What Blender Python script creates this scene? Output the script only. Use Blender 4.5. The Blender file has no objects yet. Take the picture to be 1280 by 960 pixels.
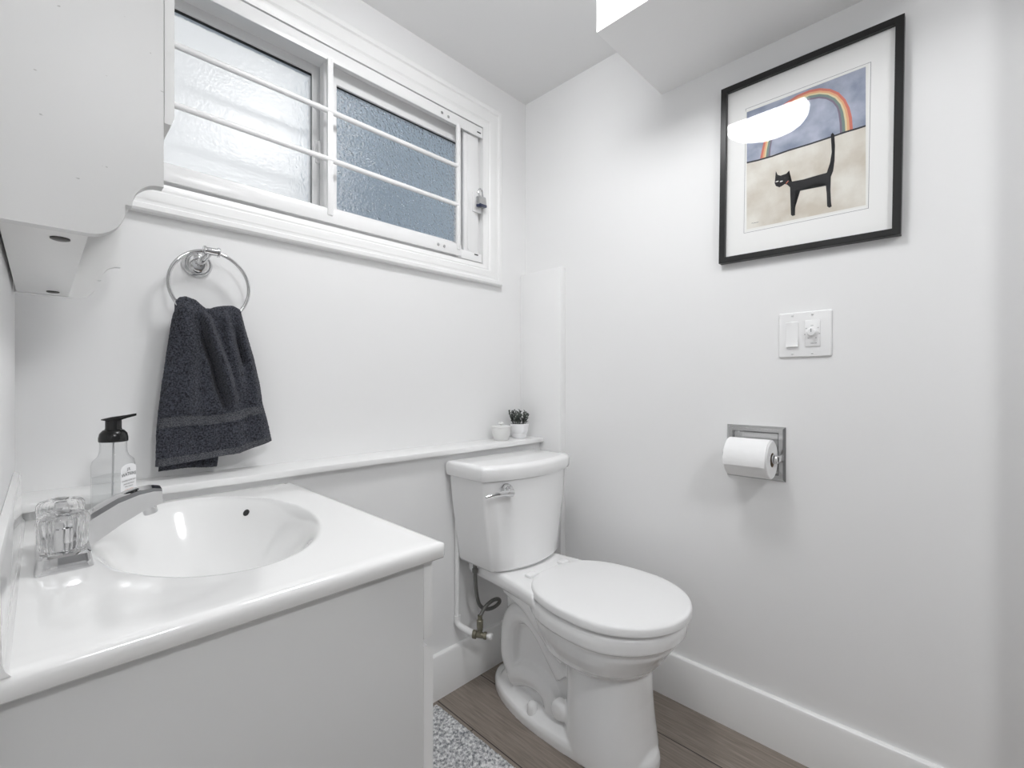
import bpy, bmesh, math, random
from mathutils import Vector, Matrix
random.seed(7)
PI = math.pi
scene = bpy.context.scene
COL = scene.collection

# ------------------------------------------------------------------ camera
cam_d = bpy.data.cameras.new('camera')
cam = bpy.data.objects.new('camera', cam_d)
COL.objects.link(cam)
cam.location = (-1.4335, -1.3232, 1.012)
cam.rotation_euler = (PI / 2, 0, -math.radians(90 - 44.39))
cam_d.sensor_width = 36
cam_d.lens = 577 / 1280 * 36
cam_d.clip_start = 0.005
scene.camera = cam

# ------------------------------------------------------------------ world: overcast sky
world = bpy.data.worlds.new('world')
scene.world = world
world.use_nodes = True
wb = world.node_tree.nodes['Background']
wb.inputs[0].default_value = (0.965, 0.98, 1.0, 1)
wb.inputs[1].default_value = 0.49

# ------------------------------------------------------------------ exposure
LAMP = 18.5
HALL_FILL = 36.0  # strength of the added fill lamp in the hall
scene.view_settings.view_transform = 'Standard'
scene.view_settings.look = 'None'
scene.view_settings.gamma = 1
scene.view_settings.use_curve_mapping = False
scene.view_settings.exposure = 0.73
scene.cycles.max_bounces = 14
scene.cycles.diffuse_bounces = 8
scene.cycles.glossy_bounces = 6
scene.cycles.transmission_bounces = 10
scene.cycles.transparent_max_bounces = 12
scene.cycles.sample_clamp_indirect = 6
scene.cycles.use_denoising = True

# ------------------------------------------------------------------ materials
def mat(name, col, rough=0.5, metal=0.0, spec=0.5, coat=0.0, trans=0.0, ior=1.45, emit=None, estr=0):
    m = bpy.data.materials.new(name)
    m.use_nodes = True
    b = m.node_tree.nodes['Principled BSDF']
    b.inputs['Base Color'].default_value = (*col, 1)
    b.inputs['Roughness'].default_value = rough
    b.inputs['Metallic'].default_value = metal
    b.inputs['Specular IOR Level'].default_value = spec
    b.inputs['Coat Weight'].default_value = coat
    b.inputs['Coat Roughness'].default_value = 0.04
    b.inputs['Transmission Weight'].default_value = trans
    b.inputs['IOR'].default_value = ior
    if emit:
        b.inputs['Emission Color'].default_value = (*emit, 1)
        b.inputs['Emission Strength'].default_value = estr
    return m

def nodes(m):
    return m.node_tree.nodes, m.node_tree.links, m.node_tree.nodes['Principled BSDF']

def add_bump(m, scale, strength, dist=0.002, detail=3, kind='noise', stretch=(1, 1, 1)):
    N, L, b = nodes(m)
    tc = N.new('ShaderNodeTexCoord')
    mp = N.new('ShaderNodeMapping')
    mp.inputs['Scale'].default_value = stretch
    t = N.new('ShaderNodeTexNoise' if kind == 'noise' else 'ShaderNodeTexVoronoi')
    t.inputs['Scale'].default_value = scale
    if kind == 'noise':
        t.inputs['Detail'].default_value = detail
    bp = N.new('ShaderNodeBump')
    bp.inputs['Strength'].default_value = strength
    bp.inputs['Distance'].default_value = dist
    L.new(tc.outputs['Object'], mp.inputs['Vector'])
    L.new(mp.outputs['Vector'], t.inputs['Vector'])
    L.new(t.outputs[0], bp.inputs['Height'])
    L.new(bp.outputs['Normal'], b.inputs['Normal'])
    return t, mp

def mottle(m, c1, c2, scale, detail=4, lo=0.35, hi=0.65, stretch=(1, 1, 1)):
    N, L, b = nodes(m)
    tc = N.new('ShaderNodeTexCoord')
    mp = N.new('ShaderNodeMapping')
    mp.inputs['Scale'].default_value = stretch
    t = N.new('ShaderNodeTexNoise')
    t.inputs['Scale'].default_value = scale
    t.inputs['Detail'].default_value = detail
    r = N.new('ShaderNodeValToRGB')
    r.color_ramp.elements[0].position = lo
    r.color_ramp.elements[1].position = hi
    r.color_ramp.elements[0].color = (*c1, 1)
    r.color_ramp.elements[1].color = (*c2, 1)
    L.new(tc.outputs['Object'], mp.inputs['Vector'])
    L.new(mp.outputs['Vector'], t.inputs['Vector'])
    L.new(t.outputs[0], r.inputs['Fac'])
    L.new(r.outputs['Color'], b.inputs['Base Color'])

WALL = mat('wall_paint', (0.84, 0.84, 0.84), 0.55, spec=0.3)
add_bump(WALL, 220, 0.05, 0.001)
HALLP = mat('hall_grey_paint', (0.42, 0.425, 0.43), 0.6, spec=0.3)  # unseen hall, greyed to darken what the chrome reflects
CEIL = mat('ceiling_paint', (0.82, 0.82, 0.82), 0.75, spec=0.2)
TRIM = mat('trim_paint', (0.86, 0.86, 0.855), 0.3, spec=0.4)
CAB = mat('cabinet_paint', (0.83, 0.83, 0.825), 0.35, spec=0.4)
CAB2 = mat('cabinet_shaded_scuff_paint', (0.70, 0.70, 0.695), 0.35, spec=0.4)  # scuffed cabinet paint, base darkened for shade on the near panel
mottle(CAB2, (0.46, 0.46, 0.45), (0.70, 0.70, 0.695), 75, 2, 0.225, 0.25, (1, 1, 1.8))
VANP = mat('vanity_shaded_side_paint', (0.66, 0.66, 0.655), 0.4, spec=0.4)  # cabinet paint darkened to put the near side in shade
BULK = mat('bulkhead_lightened_paint', (0.89, 0.89, 0.89), 0.7, spec=0.2)  # ceiling paint lightened in place of light bounced from below
CERAMIC = mat('white_ceramic', (0.90, 0.90, 0.90), 0.12, spec=0.5, coat=0.3)
PLASTIC = mat('white_plastic', (0.86, 0.86, 0.86), 0.25)
LIDMAT = mat('toilet_lid_plastic', (0.87, 0.87, 0.87), 0.28, spec=0.4)
ACRYL = mat('cultured_marble_white', (0.87, 0.87, 0.865), 0.13, coat=0.5)
CHROME = mat('chrome', (0.68, 0.68, 0.685), 0.05, metal=1)
STEEL = mat('polished_steel', (0.56, 0.56, 0.56), 0.16, metal=1)
DARKSTEEL = mat('braided_steel', (0.22, 0.22, 0.21), 0.35, metal=0.8)
add_bump(DARKSTEEL, 900, 0.6, 0.001, kind='voronoi')
BRASS = mat('dull_brass', (0.26, 0.245, 0.19), 0.35, metal=0.8)
BLACK = mat('black_plastic', (0.012, 0.012, 0.012), 0.22)
BLACKFR = mat('black_frame_wood', (0.012, 0.012, 0.012), 0.3)
DARK = mat('gap_shade', (0.03, 0.03, 0.03), 0.6)  # dark colour painted where holes and slots would be in shade
CAPMAT = mat('bronze_plug', (0.09, 0.085, 0.08), 0.35, metal=0.5)
GASKET = mat('rubber_gasket', (0.02, 0.021, 0.022), 0.5)
VINYL = mat('white_vinyl', (0.84, 0.84, 0.84), 0.3)
GRILLE = mat('white_enamel_steel', (0.86, 0.86, 0.86), 0.22)
PAPER = mat('tissue_paper', (0.88, 0.88, 0.88), 0.9, spec=0.1)
add_bump(PAPER, 300, 0.3, 0.001)
CARD = mat('cardboard_core', (0.35, 0.27, 0.19), 0.9)
MATB = mat('mat_board', (0.88, 0.88, 0.87), 0.9, spec=0.1)
INK = mat('line_ink', (0.25, 0.25, 0.26), 0.8)
POT = mat('white_pot_glaze', (0.84, 0.84, 0.85), 0.3)
BOWLM = mat('pale_grey_stoneware', (0.72, 0.72, 0.71), 0.55)
SOIL = mat('dark_soil', (0.03, 0.028, 0.025), 0.9)
LEAF = mat('dusty_green_leaf', (0.07, 0.085, 0.07), 0.5)
mottle(LEAF, (0.018, 0.024, 0.02), (0.16, 0.18, 0.16), 60, 2, 0.4, 0.62)
LABELM = mat('soap_label_paper', (0.88, 0.88, 0.89), 0.4)
LABELB = mat('soap_label_pale_blue', (0.55, 0.72, 0.88), 0.4)
INKD = mat('label_ink', (0.03, 0.03, 0.035), 0.6)
INKO = mat('label_orange_ink', (0.6, 0.25, 0.15), 0.6)
KNOBG = mat('clear_acrylic', (1, 1, 1), 0.03, trans=1.0, ior=1.38)
OUTSIDE = mat('added_slate_blue_backdrop', (0.13, 0.18, 0.23), 0.8)  # made-up backdrop behind the right pane
mottle(OUTSIDE, (0.27, 0.34, 0.41), (0.58, 0.67, 0.75), 6, 5)  # mottling stands in for glints on the pebbled glass
FILLH = mat('hall_fill_diffuser', (0.9, 0.9, 0.9), 0.4, emit=(0.975, 0.985, 1.0), estr=HALL_FILL)  # unseen fill lamp, added to lift the lower half of the room
LAMPM = mat('lamp_diffuser', (0.9, 0.9, 0.9), 0.4, emit=(0.985, 0.99, 1.0), estr=LAMP)
TUBEM = mat('dip_tube_plastic', (0.55, 0.55, 0.56), 0.3)

# towel terry
TOWEL = mat('charcoal_terry', (0.045, 0.048, 0.058), 0.95, spec=0.1)
mottle(TOWEL, (0.010, 0.011, 0.016), (0.085, 0.090, 0.112), 300, 2, 0.32, 0.68)
N_, L_, b_ = nodes(TOWEL)
b_.inputs['Sheen Weight'].default_value = 0.12
b_.inputs['Sheen Roughness'].default_value = 0.6
add_bump(TOWEL, 520, 1.0, 0.0035, 2)
TBAND = mat('woven_charcoal_band', (0.12, 0.123, 0.13), 0.85, spec=0.15)
mottle(TBAND, (0.040, 0.042, 0.050), (0.125, 0.128, 0.140), 330, 1, 0.35, 0.65, (1, 1, 2.0))
add_bump(TBAND, 380, 0.9, 0.002, 1)

# bath mat
MATM = mat('grey_chenille', (0.3, 0.3, 0.3), 0.95, spec=0.1)
mottle(MATM, (0.24, 0.25, 0.265), (0.92, 0.92, 0.92), 120, 2, 0.33, 0.66)
add_bump(MATM, 300, 1.0, 0.004, 2)

# plank floor: boards run front to back
FLOOR = mat('grey_brown_plank', (0.12, 0.1, 0.085), 0.42, spec=0.4)
N, L, b = nodes(FLOOR)
tc = N.new('ShaderNodeTexCoord')
mp = N.new('ShaderNodeMapping')
mp.inputs['Rotation'].default_value = (0, 0, PI / 2)
mp.inputs['Location'].default_value = (-1.15, -0.0075, 0)
L.new(tc.outputs['Object'], mp.inputs['Vector'])
br = N.new('ShaderNodeTexBrick')
br.offset = 0.70
br.offset_frequency = 4
br.inputs['Scale'].default_value = 1.0
br.inputs['Brick Width'].default_value = 1.22
br.inputs['Row Height'].default_value = 0.1845
br.inputs['Mortar Size'].default_value = 0.0016
br.inputs['Mortar Smooth'].default_value = 0.1
br.inputs['Color1'].default_value = (0.30, 0.258, 0.222, 1)
br.inputs['Color2'].default_value = (0.235, 0.202, 0.176, 1)
br.inputs['Mortar'].default_value = (0.03, 0.024, 0.02, 1)
L.new(mp.outputs['Vector'], br.inputs['Vector'])
mg = N.new('ShaderNodeMapping')
mg.inputs['Scale'].default_value = (55, 3.2, 1)
L.new(tc.outputs['Object'], mg.inputs['Vector'])
gn = N.new('ShaderNodeTexNoise')
gn.inputs['Scale'].default_value = 3.0
gn.inputs['Detail'].default_value = 6
gn.inputs['Distortion'].default_value = 0.6
L.new(mg.outputs['Vector'], gn.inputs['Vector'])
gr = N.new('ShaderNodeValToRGB')
gr.color_ramp.elements[0].position = 0.3
gr.color_ramp.elements[0].color = (0.76, 0.75, 0.74, 1)
gr.color_ramp.elements[1].position = 0.7
gr.color_ramp.elements[1].color = (1.22, 1.21, 1.20, 1)
L.new(gn.outputs[0], gr.inputs['Fac'])
mx = N.new('ShaderNodeMix')
mx.data_type = 'RGBA'
mx.blend_type = 'MULTIPLY'
mx.inputs[0].default_value = 1.0
L.new(br.outputs['Color'], mx.inputs[6])
L.new(gr.outputs['Color'], mx.inputs[7])
L.new(mx.outputs[2], b.inputs['Base Color'])
bp = N.new('ShaderNodeBump')
bp.inputs['Strength'].default_value = 0.25
bp.inputs['Distance'].default_value = 0.001
L.new(gn.outputs[0], bp.inputs['Height'])
L.new(bp.outputs['Normal'], b.inputs['Normal'])

# thin picture glass: clear with a fresnel reflection
GLASS = bpy.data.materials.new('picture_glass')
GLASS.use_nodes = True
N = GLASS.node_tree.nodes
L = GLASS.node_tree.links
N.clear()
out = N.new('ShaderNodeOutputMaterial')
mxs = N.new('ShaderNodeMixShader')
tr = N.new('ShaderNodeBsdfTransparent')
gl = N.new('ShaderNodeBsdfGlossy')
gl.inputs['Roughness'].default_value = 0.02
fr = N.new('ShaderNodeFresnel')
geo = N.new('ShaderNodeNewGeometry')
iorm = N.new('ShaderNodeMapRange')
iorm.inputs['To Min'].default_value = 1.5
iorm.inputs['To Max'].default_value = 1 / 1.5
L.new(geo.outputs['Backfacing'], iorm.inputs['Value'])
L.new(iorm.outputs[0], fr.inputs['IOR'])
L.new(fr.outputs[0], mxs.inputs[0])
L.new(tr.outputs[0], mxs.inputs[1])
L.new(gl.outputs[0], mxs.inputs[2])
L.new(mxs.outputs[0], out.inputs[0])

# the soap bottle and the soap in it: thin clear walls with a slight grey tint
def clear_mat(name, tint, ior):
    m = GLASS.copy()
    m.name = name
    for n in m.node_tree.nodes:
        if n.type == 'BSDF_TRANSPARENT':
            n.inputs[0].default_value = (*tint, 1)
        if n.type == 'MAP_RANGE':
            n.inputs['To Min'].default_value = ior
            n.inputs['To Max'].default_value = 1 / ior
    return m
BOTTLE = clear_mat('clear_bottle_plastic', (0.955, 0.958, 0.96), 1.5)
SOAP = clear_mat('clear_soap', (0.965, 0.97, 0.97), 1.15)

# obscure (pebbled) window glass
def pane_mat(name, tint, rough, bump):
    m = mat(name, tint, rough, trans=1.0, ior=1.45)
    add_bump(m, 150, bump, 0.004, 2)
    return m
PANE = pane_mat('obscure_glass', (0.97, 0.99, 1.0), 0.22, 0.35)
PANE2 = pane_mat('pebbled_obscure_glass', (0.95, 0.975, 1.0), 0.05, 1.0)

# art pigments
SKYP = mat('print_sky', (0.40, 0.46, 0.62), 0.8, spec=0.1)
mottle(SKYP, (0.25, 0.29, 0.38), (0.47, 0.50, 0.60), 18, 6)
SANDP = mat('print_sand', (0.75, 0.71, 0.61), 0.8, spec=0.1)
mottle(SANDP, (0.60, 0.55, 0.47), (0.78, 0.76, 0.70), 13, 6)
CATP = mat('print_black', (0.022, 0.022, 0.024), 0.8, spec=0.1)
HORP = mat('print_horizon', (0.05, 0.05, 0.055), 0.8, spec=0.1)
PCREAM = mat('print_paper_edge', (0.85, 0.85, 0.82), 0.8, spec=0.1)
RAIN = [mat('print_rain_red', (0.62, 0.20, 0.15), 0.8, spec=0.1), mat('print_rain_orange', (0.75, 0.42, 0.24), 0.8, spec=0.1),
        mat('print_rain_yellow', (0.72, 0.62, 0.38), 0.8, spec=0.1), mat('print_rain_green', (0.20, 0.27, 0.25), 0.8, spec=0.1),
        mat('print_rain_violet', (0.22, 0.18, 0.24), 0.8, spec=0.1)]

# ------------------------------------------------------------------ mesh helpers
ORIGIN = {}
def obj(name, bm, m, parent=None, smooth=35, mats=None, mods=None):
    me = bpy.data.meshes.new(name)
    org = ORIGIN.get(parent.name, Vector((0, 0, 0))) if parent else Vector((0, 0, 0))
    bmesh.ops.recalc_face_normals(bm, faces=bm.faces[:])
    if parent:
        bmesh.ops.translate(bm, verts=bm.verts[:], vec=-org)
    bm.to_mesh(me)
    bm.free()
    for mm in (mats or [m]):
        me.materials.append(mm)
    if smooth:
        for p in me.polygons:
            p.use_smooth = True
        me.set_sharp_from_angle(angle=math.radians(smooth))
    o = bpy.data.objects.new(name, me)
    COL.objects.link(o)
    if parent:
        o.parent = parent
        ORIGIN[o.name] = org
    return o

def tag(o, label, cat, group=None, kind=None):
    o['label'] = label
    o['category'] = cat
    if group:
        o['group'] = group
    if kind:
        o['kind'] = kind
    return o

def thing(name, loc, label, cat, group=None):
    o = bpy.data.objects.new(name, None)
    o.empty_display_size = 0.05
    COL.objects.link(o)
    o.location = loc
    ORIGIN[o.name] = Vector(loc)
    return tag(o, label, cat, group)

def struct(name, bm, m, label=None, parent=None, smooth=35, mats=None):
    o = obj(name, bm, m, parent, smooth, mats)
    o['kind'] = 'structure'
    if label:
        o['label'] = label
    return o

def nb():
    return bmesh.new()

def box(bm, x0, x1, y0, y1, z0, z1, bev=0.0, seg=2, mi=0, M=None):
    vs = [bm.verts.new((x, y, z)) for x in (x0, x1) for y in (y0, y1) for z in (z0, z1)]
    fs = []
    for q in ((0, 1, 3, 2), (4, 6, 7, 5), (0, 4, 5, 1), (2, 3, 7, 6), (0, 2, 6, 4), (1, 5, 7, 3)):
        f = bm.faces.new([vs[i] for i in q])
        f.material_index = mi
        fs.append(f)
    geom = vs
    if bev:
        es = list({e for f in fs for e in f.edges})
        r = bmesh.ops.bevel(bm, geom=es, offset=bev, segments=seg, profile=0.5, affect='EDGES')
        geom = list({v for f in r['faces'] for v in f.verts} | {v for v in vs if v.is_valid})
    if M is not None:
        bmesh.ops.transform(bm, matrix=M, verts=geom)
    return geom

def loft(bm, rings, cap0=True, cap1=True, closed=True, mi=0):
    R = [[bm.verts.new(p) for p in r] for r in rings]
    n = len(R[0])
    for a, c in zip(R, R[1:]):
        for i in range(n if closed else n - 1):
            j = (i + 1) % n
            f = bm.faces.new((a[i], a[j], c[j], c[i]))
            f.material_index = mi
    if cap0:
        bm.faces.new(R[0][::-1]).material_index = mi
    if cap1:
        bm.faces.new(R[-1]).material_index = mi
    return R

def frame_axes(d):
    d = Vector(d).normalized()
    u = d.cross(Vector((0, 0, 1)))
    if u.length < 1e-4:
        u = Vector((1, 0, 0))
    u.normalize()
    return u, d.cross(u).normalized()

def lathe(bm, prof, c, axis=(0, 0, 1), seg=32, mi=0, flute=0.0, nfl=12):
    """profile of (radius, distance along axis) from point c"""
    ax = Vector(axis).normalized()
    u, v = frame_axes(ax)
    rings = []
    for r, h in prof:
        ring = []
        for i in range(seg):
            a = 2 * PI * i / seg
            rr = max(r, 1e-5) * (1 + flute * math.cos(nfl * a) if r > 0.01 else 1)
            ring.append(Vector(c) + ax * h + (u * math.cos(a) + v * math.sin(a)) * rr)
        rings.append(ring)
    loft(bm, rings, True, True, mi=mi)

def smooth_path(pts, n=8):
    pts = [Vector(p) for p in pts]
    P = [2 * pts[0] - pts[1]] + pts + [2 * pts[-1] - pts[-2]]
    res = []
    for i in range(1, len(P) - 2):
        for k in range(n):
            t = k / n
            a, b_, c, d = P[i - 1], P[i], P[i + 1], P[i + 2]
            res.append(0.5 * ((2 * b_) + (c - a) * t + (2 * a - 5 * b_ + 4 * c - d) * t * t + (3 * b_ - a - 3 * c + d) * t ** 3))
    res.append(pts[-1])
    return res

def tube(bm, pts, r, seg=12, closed=False, mi=0, cap=True, flat=(1, 1)):
    pts = [Vector(p) for p in pts]
    n = len(pts)
    rings = []
    up = None
    for i, p in enumerate(pts):
        if closed:
            t = pts[(i + 1) % n] - pts[i - 1]
        else:
            t = pts[min(i + 1, n - 1)] - pts[max(i - 1, 0)]
        t.normalize()
        if up is None:
            u, v = frame_axes(t)
        else:
            u = (up - t * up.dot(t)).normalized()
            v = t.cross(u)
        up = u
        rr = r[i] if isinstance(r, (list, tuple)) else r
        rings.append([p + (u * math.cos(2 * PI * k / seg) * flat[0] + v * math.sin(2 * PI * k / seg) * flat[1]) * rr for k in range(seg)])
    if closed:
        rings.append(rings[0])
        R = loft(bm, rings, False, False, mi=mi)
        bmesh.ops.remove_doubles(bm, verts=bm.verts[:], dist=1e-6)
    else:
        loft(bm, rings, cap, cap, mi=mi)

def prism(bm, poly, fn, d0, d1, mi=0):
    """2-D polygon (a,b) extruded: fn(a,b,d) -> point"""
    A = [bm.verts.new(fn(a, b_, d0)) for a, b_ in poly]
    B = [bm.verts.new(fn(a, b_, d1)) for a, b_ in poly]
    n = len(poly)
    for i in range(n):
        j = (i + 1) % n
        bm.faces.new((A[i], A[j], B[j], B[i])).material_index = mi
    bm.faces.new(A[::-1]).material_index = mi
    bm.faces.new(B).material_index = mi

def flatpoly(bm, pts, mi=0):
    f = bm.faces.new([bm.verts.new(p) for p in pts])
    f.material_index = mi
    return f

def text_mesh(s, size, align='CENTER'):
    cu = bpy.data.curves.new('t', 'FONT')
    cu.body = s
    cu.size = size
    cu.align_x = align
    cu.align_y = 'CENTER'
    cu.resolution_u = 3
    o = bpy.data.objects.new('t', cu)
    COL.objects.link(o)
    dg = bpy.context.evaluated_depsgraph_get()
    me = bpy.data.meshes.new_from_object(o.evaluated_get(dg))
    bpy.data.objects.remove(o)
    bpy.data.curves.remove(cu)
    return me

def add_text(bm, s, size, fn, mi=0, arch=0.0):
    """fn(a,b) -> point on the surface"""
    me = text_mesh(s, size)
    vm = {}
    for p in me.polygons:
        vs = []
        for vi in p.vertices:
            if vi not in vm:
                x, y, _ = me.vertices[vi].co
                vm[vi] = bm.verts.new(fn(x, y - arch * x * x))
            vs.append(vm[vi])
        try:
            bm.faces.new(vs).material_index = mi
        except ValueError:
            pass
    bpy.data.meshes.remove(me)

def rrect(x0, x1, y0, y1, r, n=6):
    pts = []
    for cx, cy, a0 in ((x1 - r, y1 - r, 0), (x0 + r, y1 - r, PI / 2), (x0 + r, y0 + r, PI), (x1 - r, y0 + r, 1.5 * PI)):
        for k in range(n + 1):
            a = a0 + PI / 2 * k / n
            pts.append((cx + r * math.cos(a), cy + r * math.sin(a)))
    return pts

# ================================================================== SETTING
H = 2.191
XL, YF = -1.468, -1.45
bm = nb(); box(bm, XL - .1, .1, YF - .1, .12, -.08, 0); struct('floor', bm, FLOOR, 'grey-brown wood plank floor', smooth=0)
bm = nb(); box(bm, XL - .1, .1, YF - .1, .12, H, H + .1); struct('ceiling', bm, CEIL, 'plain white ceiling', smooth=0)
bm = nb(); box(bm, 0, .1, YF - .1, .12, 0, H); struct('wall_right', bm, WALL, 'pale grey wall with the picture and switch', smooth=0)
bm = nb(); box(bm, XL - .1, XL, YF - .1, .12, 0, H); struct('wall_left', bm, WALL, 'pale grey wall behind the vanity', smooth=0)
# wall behind the camera: a wide cased opening to a small unseen hall, added for its fill light
bm = nb(); box(bm, XL, 0, YF - .1, YF, 2.05, H); box(bm, -.10, 0, YF - .1, YF, 0, 2.05); struct('wall_front', bm, WALL, smooth=0)
bm = nb(); box(bm, XL - .3, .3, -3.1, YF - .1, -.08, 0); struct('floor_hall', bm, FLOOR, smooth=0)
bm = nb(); box(bm, XL - .3, .3, -3.1, YF - .1, H + .05, H + .15); struct('ceiling_hall', bm, CEIL, smooth=0)
bm = nb(); box(bm, XL - .4, .4, -3.2, -3.1, -.08, H + .15); box(bm, XL - .4, XL - .3, -3.1, YF - .1, -.08, H + .15); box(bm, .3, .4, -3.1, YF - .1, -.08, H + .15)
box(bm, XL - .3, XL - .1, YF - .1, YF - .0, 0, H + .15); box(bm, .1, .3, YF - .1, YF, 0, H + .15); struct('wall_hall', bm, HALLP, smooth=0)
# window wall with its opening, and the furred-out lower part under the ledge
WX0, WX1, WZ0, WZ1 = -1.372, -0.250, 1.470, 1.992
bm = nb()
box(bm, XL, WX0, 0, .12, 0, H); box(bm, WX1, 0, 0, .12, 0, H)
box(bm, WX0, WX1, 0, .12, 0, WZ0); box(bm, WX0, WX1, 0, .12, WZ1, H)
box(bm, XL, 0, -.105, 0, 0, .7815)
struct('wall_back', bm, WALL, 'pale grey window wall, thicker below the ledge', smooth=0)
# corner chase (boxed pipe) on the right wall
bm = nb(); box(bm, -.03, 0, -.212, 0, 0, 1.465, .002); struct('trim_1', bm, WALL, 'slim boxed chase in the far corner')
# ledge board
bm = nb(); box(bm, XL, -.031, -.128, 0, .7815, .798, .0025); struct('trim_2', bm, TRIM, 'long white ledge board along the window wall')
# bulkhead under the ceiling
bm = nb(); box(bm, -.376, 0, YF, -.61, 1.967, H); struct('ceiling_bulkhead', bm, BULK, 'boxed white bulkhead along the right wall', smooth=0)
# baseboards: tall flat board with eased top
def bbprof(t, h):
    return [(0, 0), (t, 0), (t, h - .012), (t * .8, h - .003), (t * .55, h), (0, h)]
bm = nb(); prism(bm, bbprof(.016, .142), lambda a, b_, d: (d, -.105 - a, b_), XL, -.03); struct('baseboard_back', bm, TRIM, smooth=20)
bm = nb(); prism(bm, bbprof(.016, .142), lambda a, b_, d: (-a, d, b_), YF, -.212); struct('baseboard_right', bm, TRIM, smooth=20)
# made-up slate-blue wall outside, added to darken the right-hand pane
bm = nb(); box(bm, -.47, 4.0, .90, 1.0, .9, 3.3); box(bm, -3.5, 4.0, .12, 4.0, .8, .9)
struct('wall_backdrop', bm, OUTSIDE, 'added slate-blue wall outside, darkening the right-hand pane', smooth=0)

# ------------------------------------------------------------------ window_1
win = bpy.data.objects.new('window_1', None); COL.objects.link(win); win.location = (-.81, 0, 1.73)
ORIGIN['window_1'] = Vector(win.location); win['kind'] = 'structure'
win['label'] = 'white horizontal sliding basement window with obscure glass panes'
def rect_ring(x0, x1, z0, z1, y):
    return [(x0, y, z0), (x1, y, z0), (x1, y, z1), (x0, y, z1)]
bm = nb()
ox0, ox1, oz0, oz1 = -1.4665, -.157, 1.398, 2.080
tot = .0935
prof = [(0, 0), (0, .020), (.006, .024), (.020, .024), (.024, .019), (.030, .019), (.036, .021), (.062, .019), (.068, .015), (.074, .016), (.086, .012), (.0935, .010), (.0935, 0)]
rings = []
for d, h in prof:
    f = d / tot
    rings.append(rect_ring(ox0 + f * (WX0 - ox0), ox1 + f * (WX1 - ox1), oz0 + f * (WZ0 - oz0), oz1 + f * (WZ1 - oz1), -h))
loft(bm, rings, False, False)
struct('casing', bm, TRIM, parent=win, smooth=25)
# outer frame (jambs + tracks)
def rframe(bm, x0, x1, z0, z1, w, y0, y1, bev=.002, wl=None, wr=None, wt=None, wb=None):
    wl = w if wl is None else wl; wr = w if wr is None else wr; wt = w if wt is None else wt; wb = w if wb is None else wb
    o = [(x0, z0), (x1, z0), (x1, z1), (x0, z1)]
    i = [(x0 + wl, z0 + wb), (x1 - wr, z0 + wb), (x1 - wr, z1 - wt), (x0 + wl, z1 - wt)]
    loft(bm, [[(a, y1, b_) for a, b_ in o], [(a, y0, b_) for a, b_ in o], [(a, y0, b_) for a, b_ in i], [(a, y1, b_) for a, b_ in i], [(a, y1, b_) for a, b_ in o]], False, False)
    bmesh.ops.remove_doubles(bm, verts=bm.verts[:], dist=1e-6)
    if bev:
        bmesh.ops.bevel(bm, geom=[e for e in bm.edges], offset=bev, segments=1, affect='EDGES')
bm = nb(); rframe(bm, WX0, WX1, WZ0, WZ1, .026, .012, .118); struct('frame', bm, VINYL, parent=win)
# left sash (outer track) and right sash (inner track)
bm = nb(); rframe(bm, -1.345, -.838, 1.497, 1.975, .03, .066, .098, wr=.028, wb=.055, wt=.035)
ls = struct('sash', bm, VINYL, parent=win)
bm = nb(); box(bm, -1.320, -.860, .078, .083, 1.549, 1.944); struct('window_pane', bm, PANE, parent=ls, smooth=0)
bm = nb(); rframe(bm, -1.317, -.8645, 1.5505, 1.9415, .004, .0715, .077, 0, wb=.0015, wl=.002, wt=.0055, wr=.002); struct('gasket', bm, GASKET, parent=ls, smooth=0)
bm = nb(); rframe(bm, -.846, -.272, 1.497, 1.972, .03, .032, .062, wl=.04, wr=.065, wt=.055, wb=.045)
rs = struct('sash', bm, VINYL, parent=win)
bm = nb(); box(bm, -.810, -.333, .045, .050, 1.538, 1.922); struct('window_pane', bm, PANE2, parent=rs, smooth=0)
bm = nb(); rframe(bm, -.8065, -.3365, 1.5415, 1.9175, .003, .040, .0445, 0, wl=.0015, wr=.0015, wb=.0015); struct('gasket', bm, GASKET, parent=rs, smooth=0)
bm = nb(); tube(bm, smooth_path([(-.852, .066, 1.685), (-.853, .050, 1.690), (-.853, .046, 1.715), (-.853, .052, 1.735)], 5), .0045, 8)
box(bm, -.858, -.846, .060, .068, 1.675, 1.742, .002)
struct('latch', bm, VINYL, parent=win)
bm = nb(); box(bm, -.336, -.266, .0, .012, 1.50, 1.955, .003); box(bm, -.322, -.312, -.003, .0, 1.515, 1.94, .001)
struct('jamb_cover', bm, VINYL, parent=win)

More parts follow.
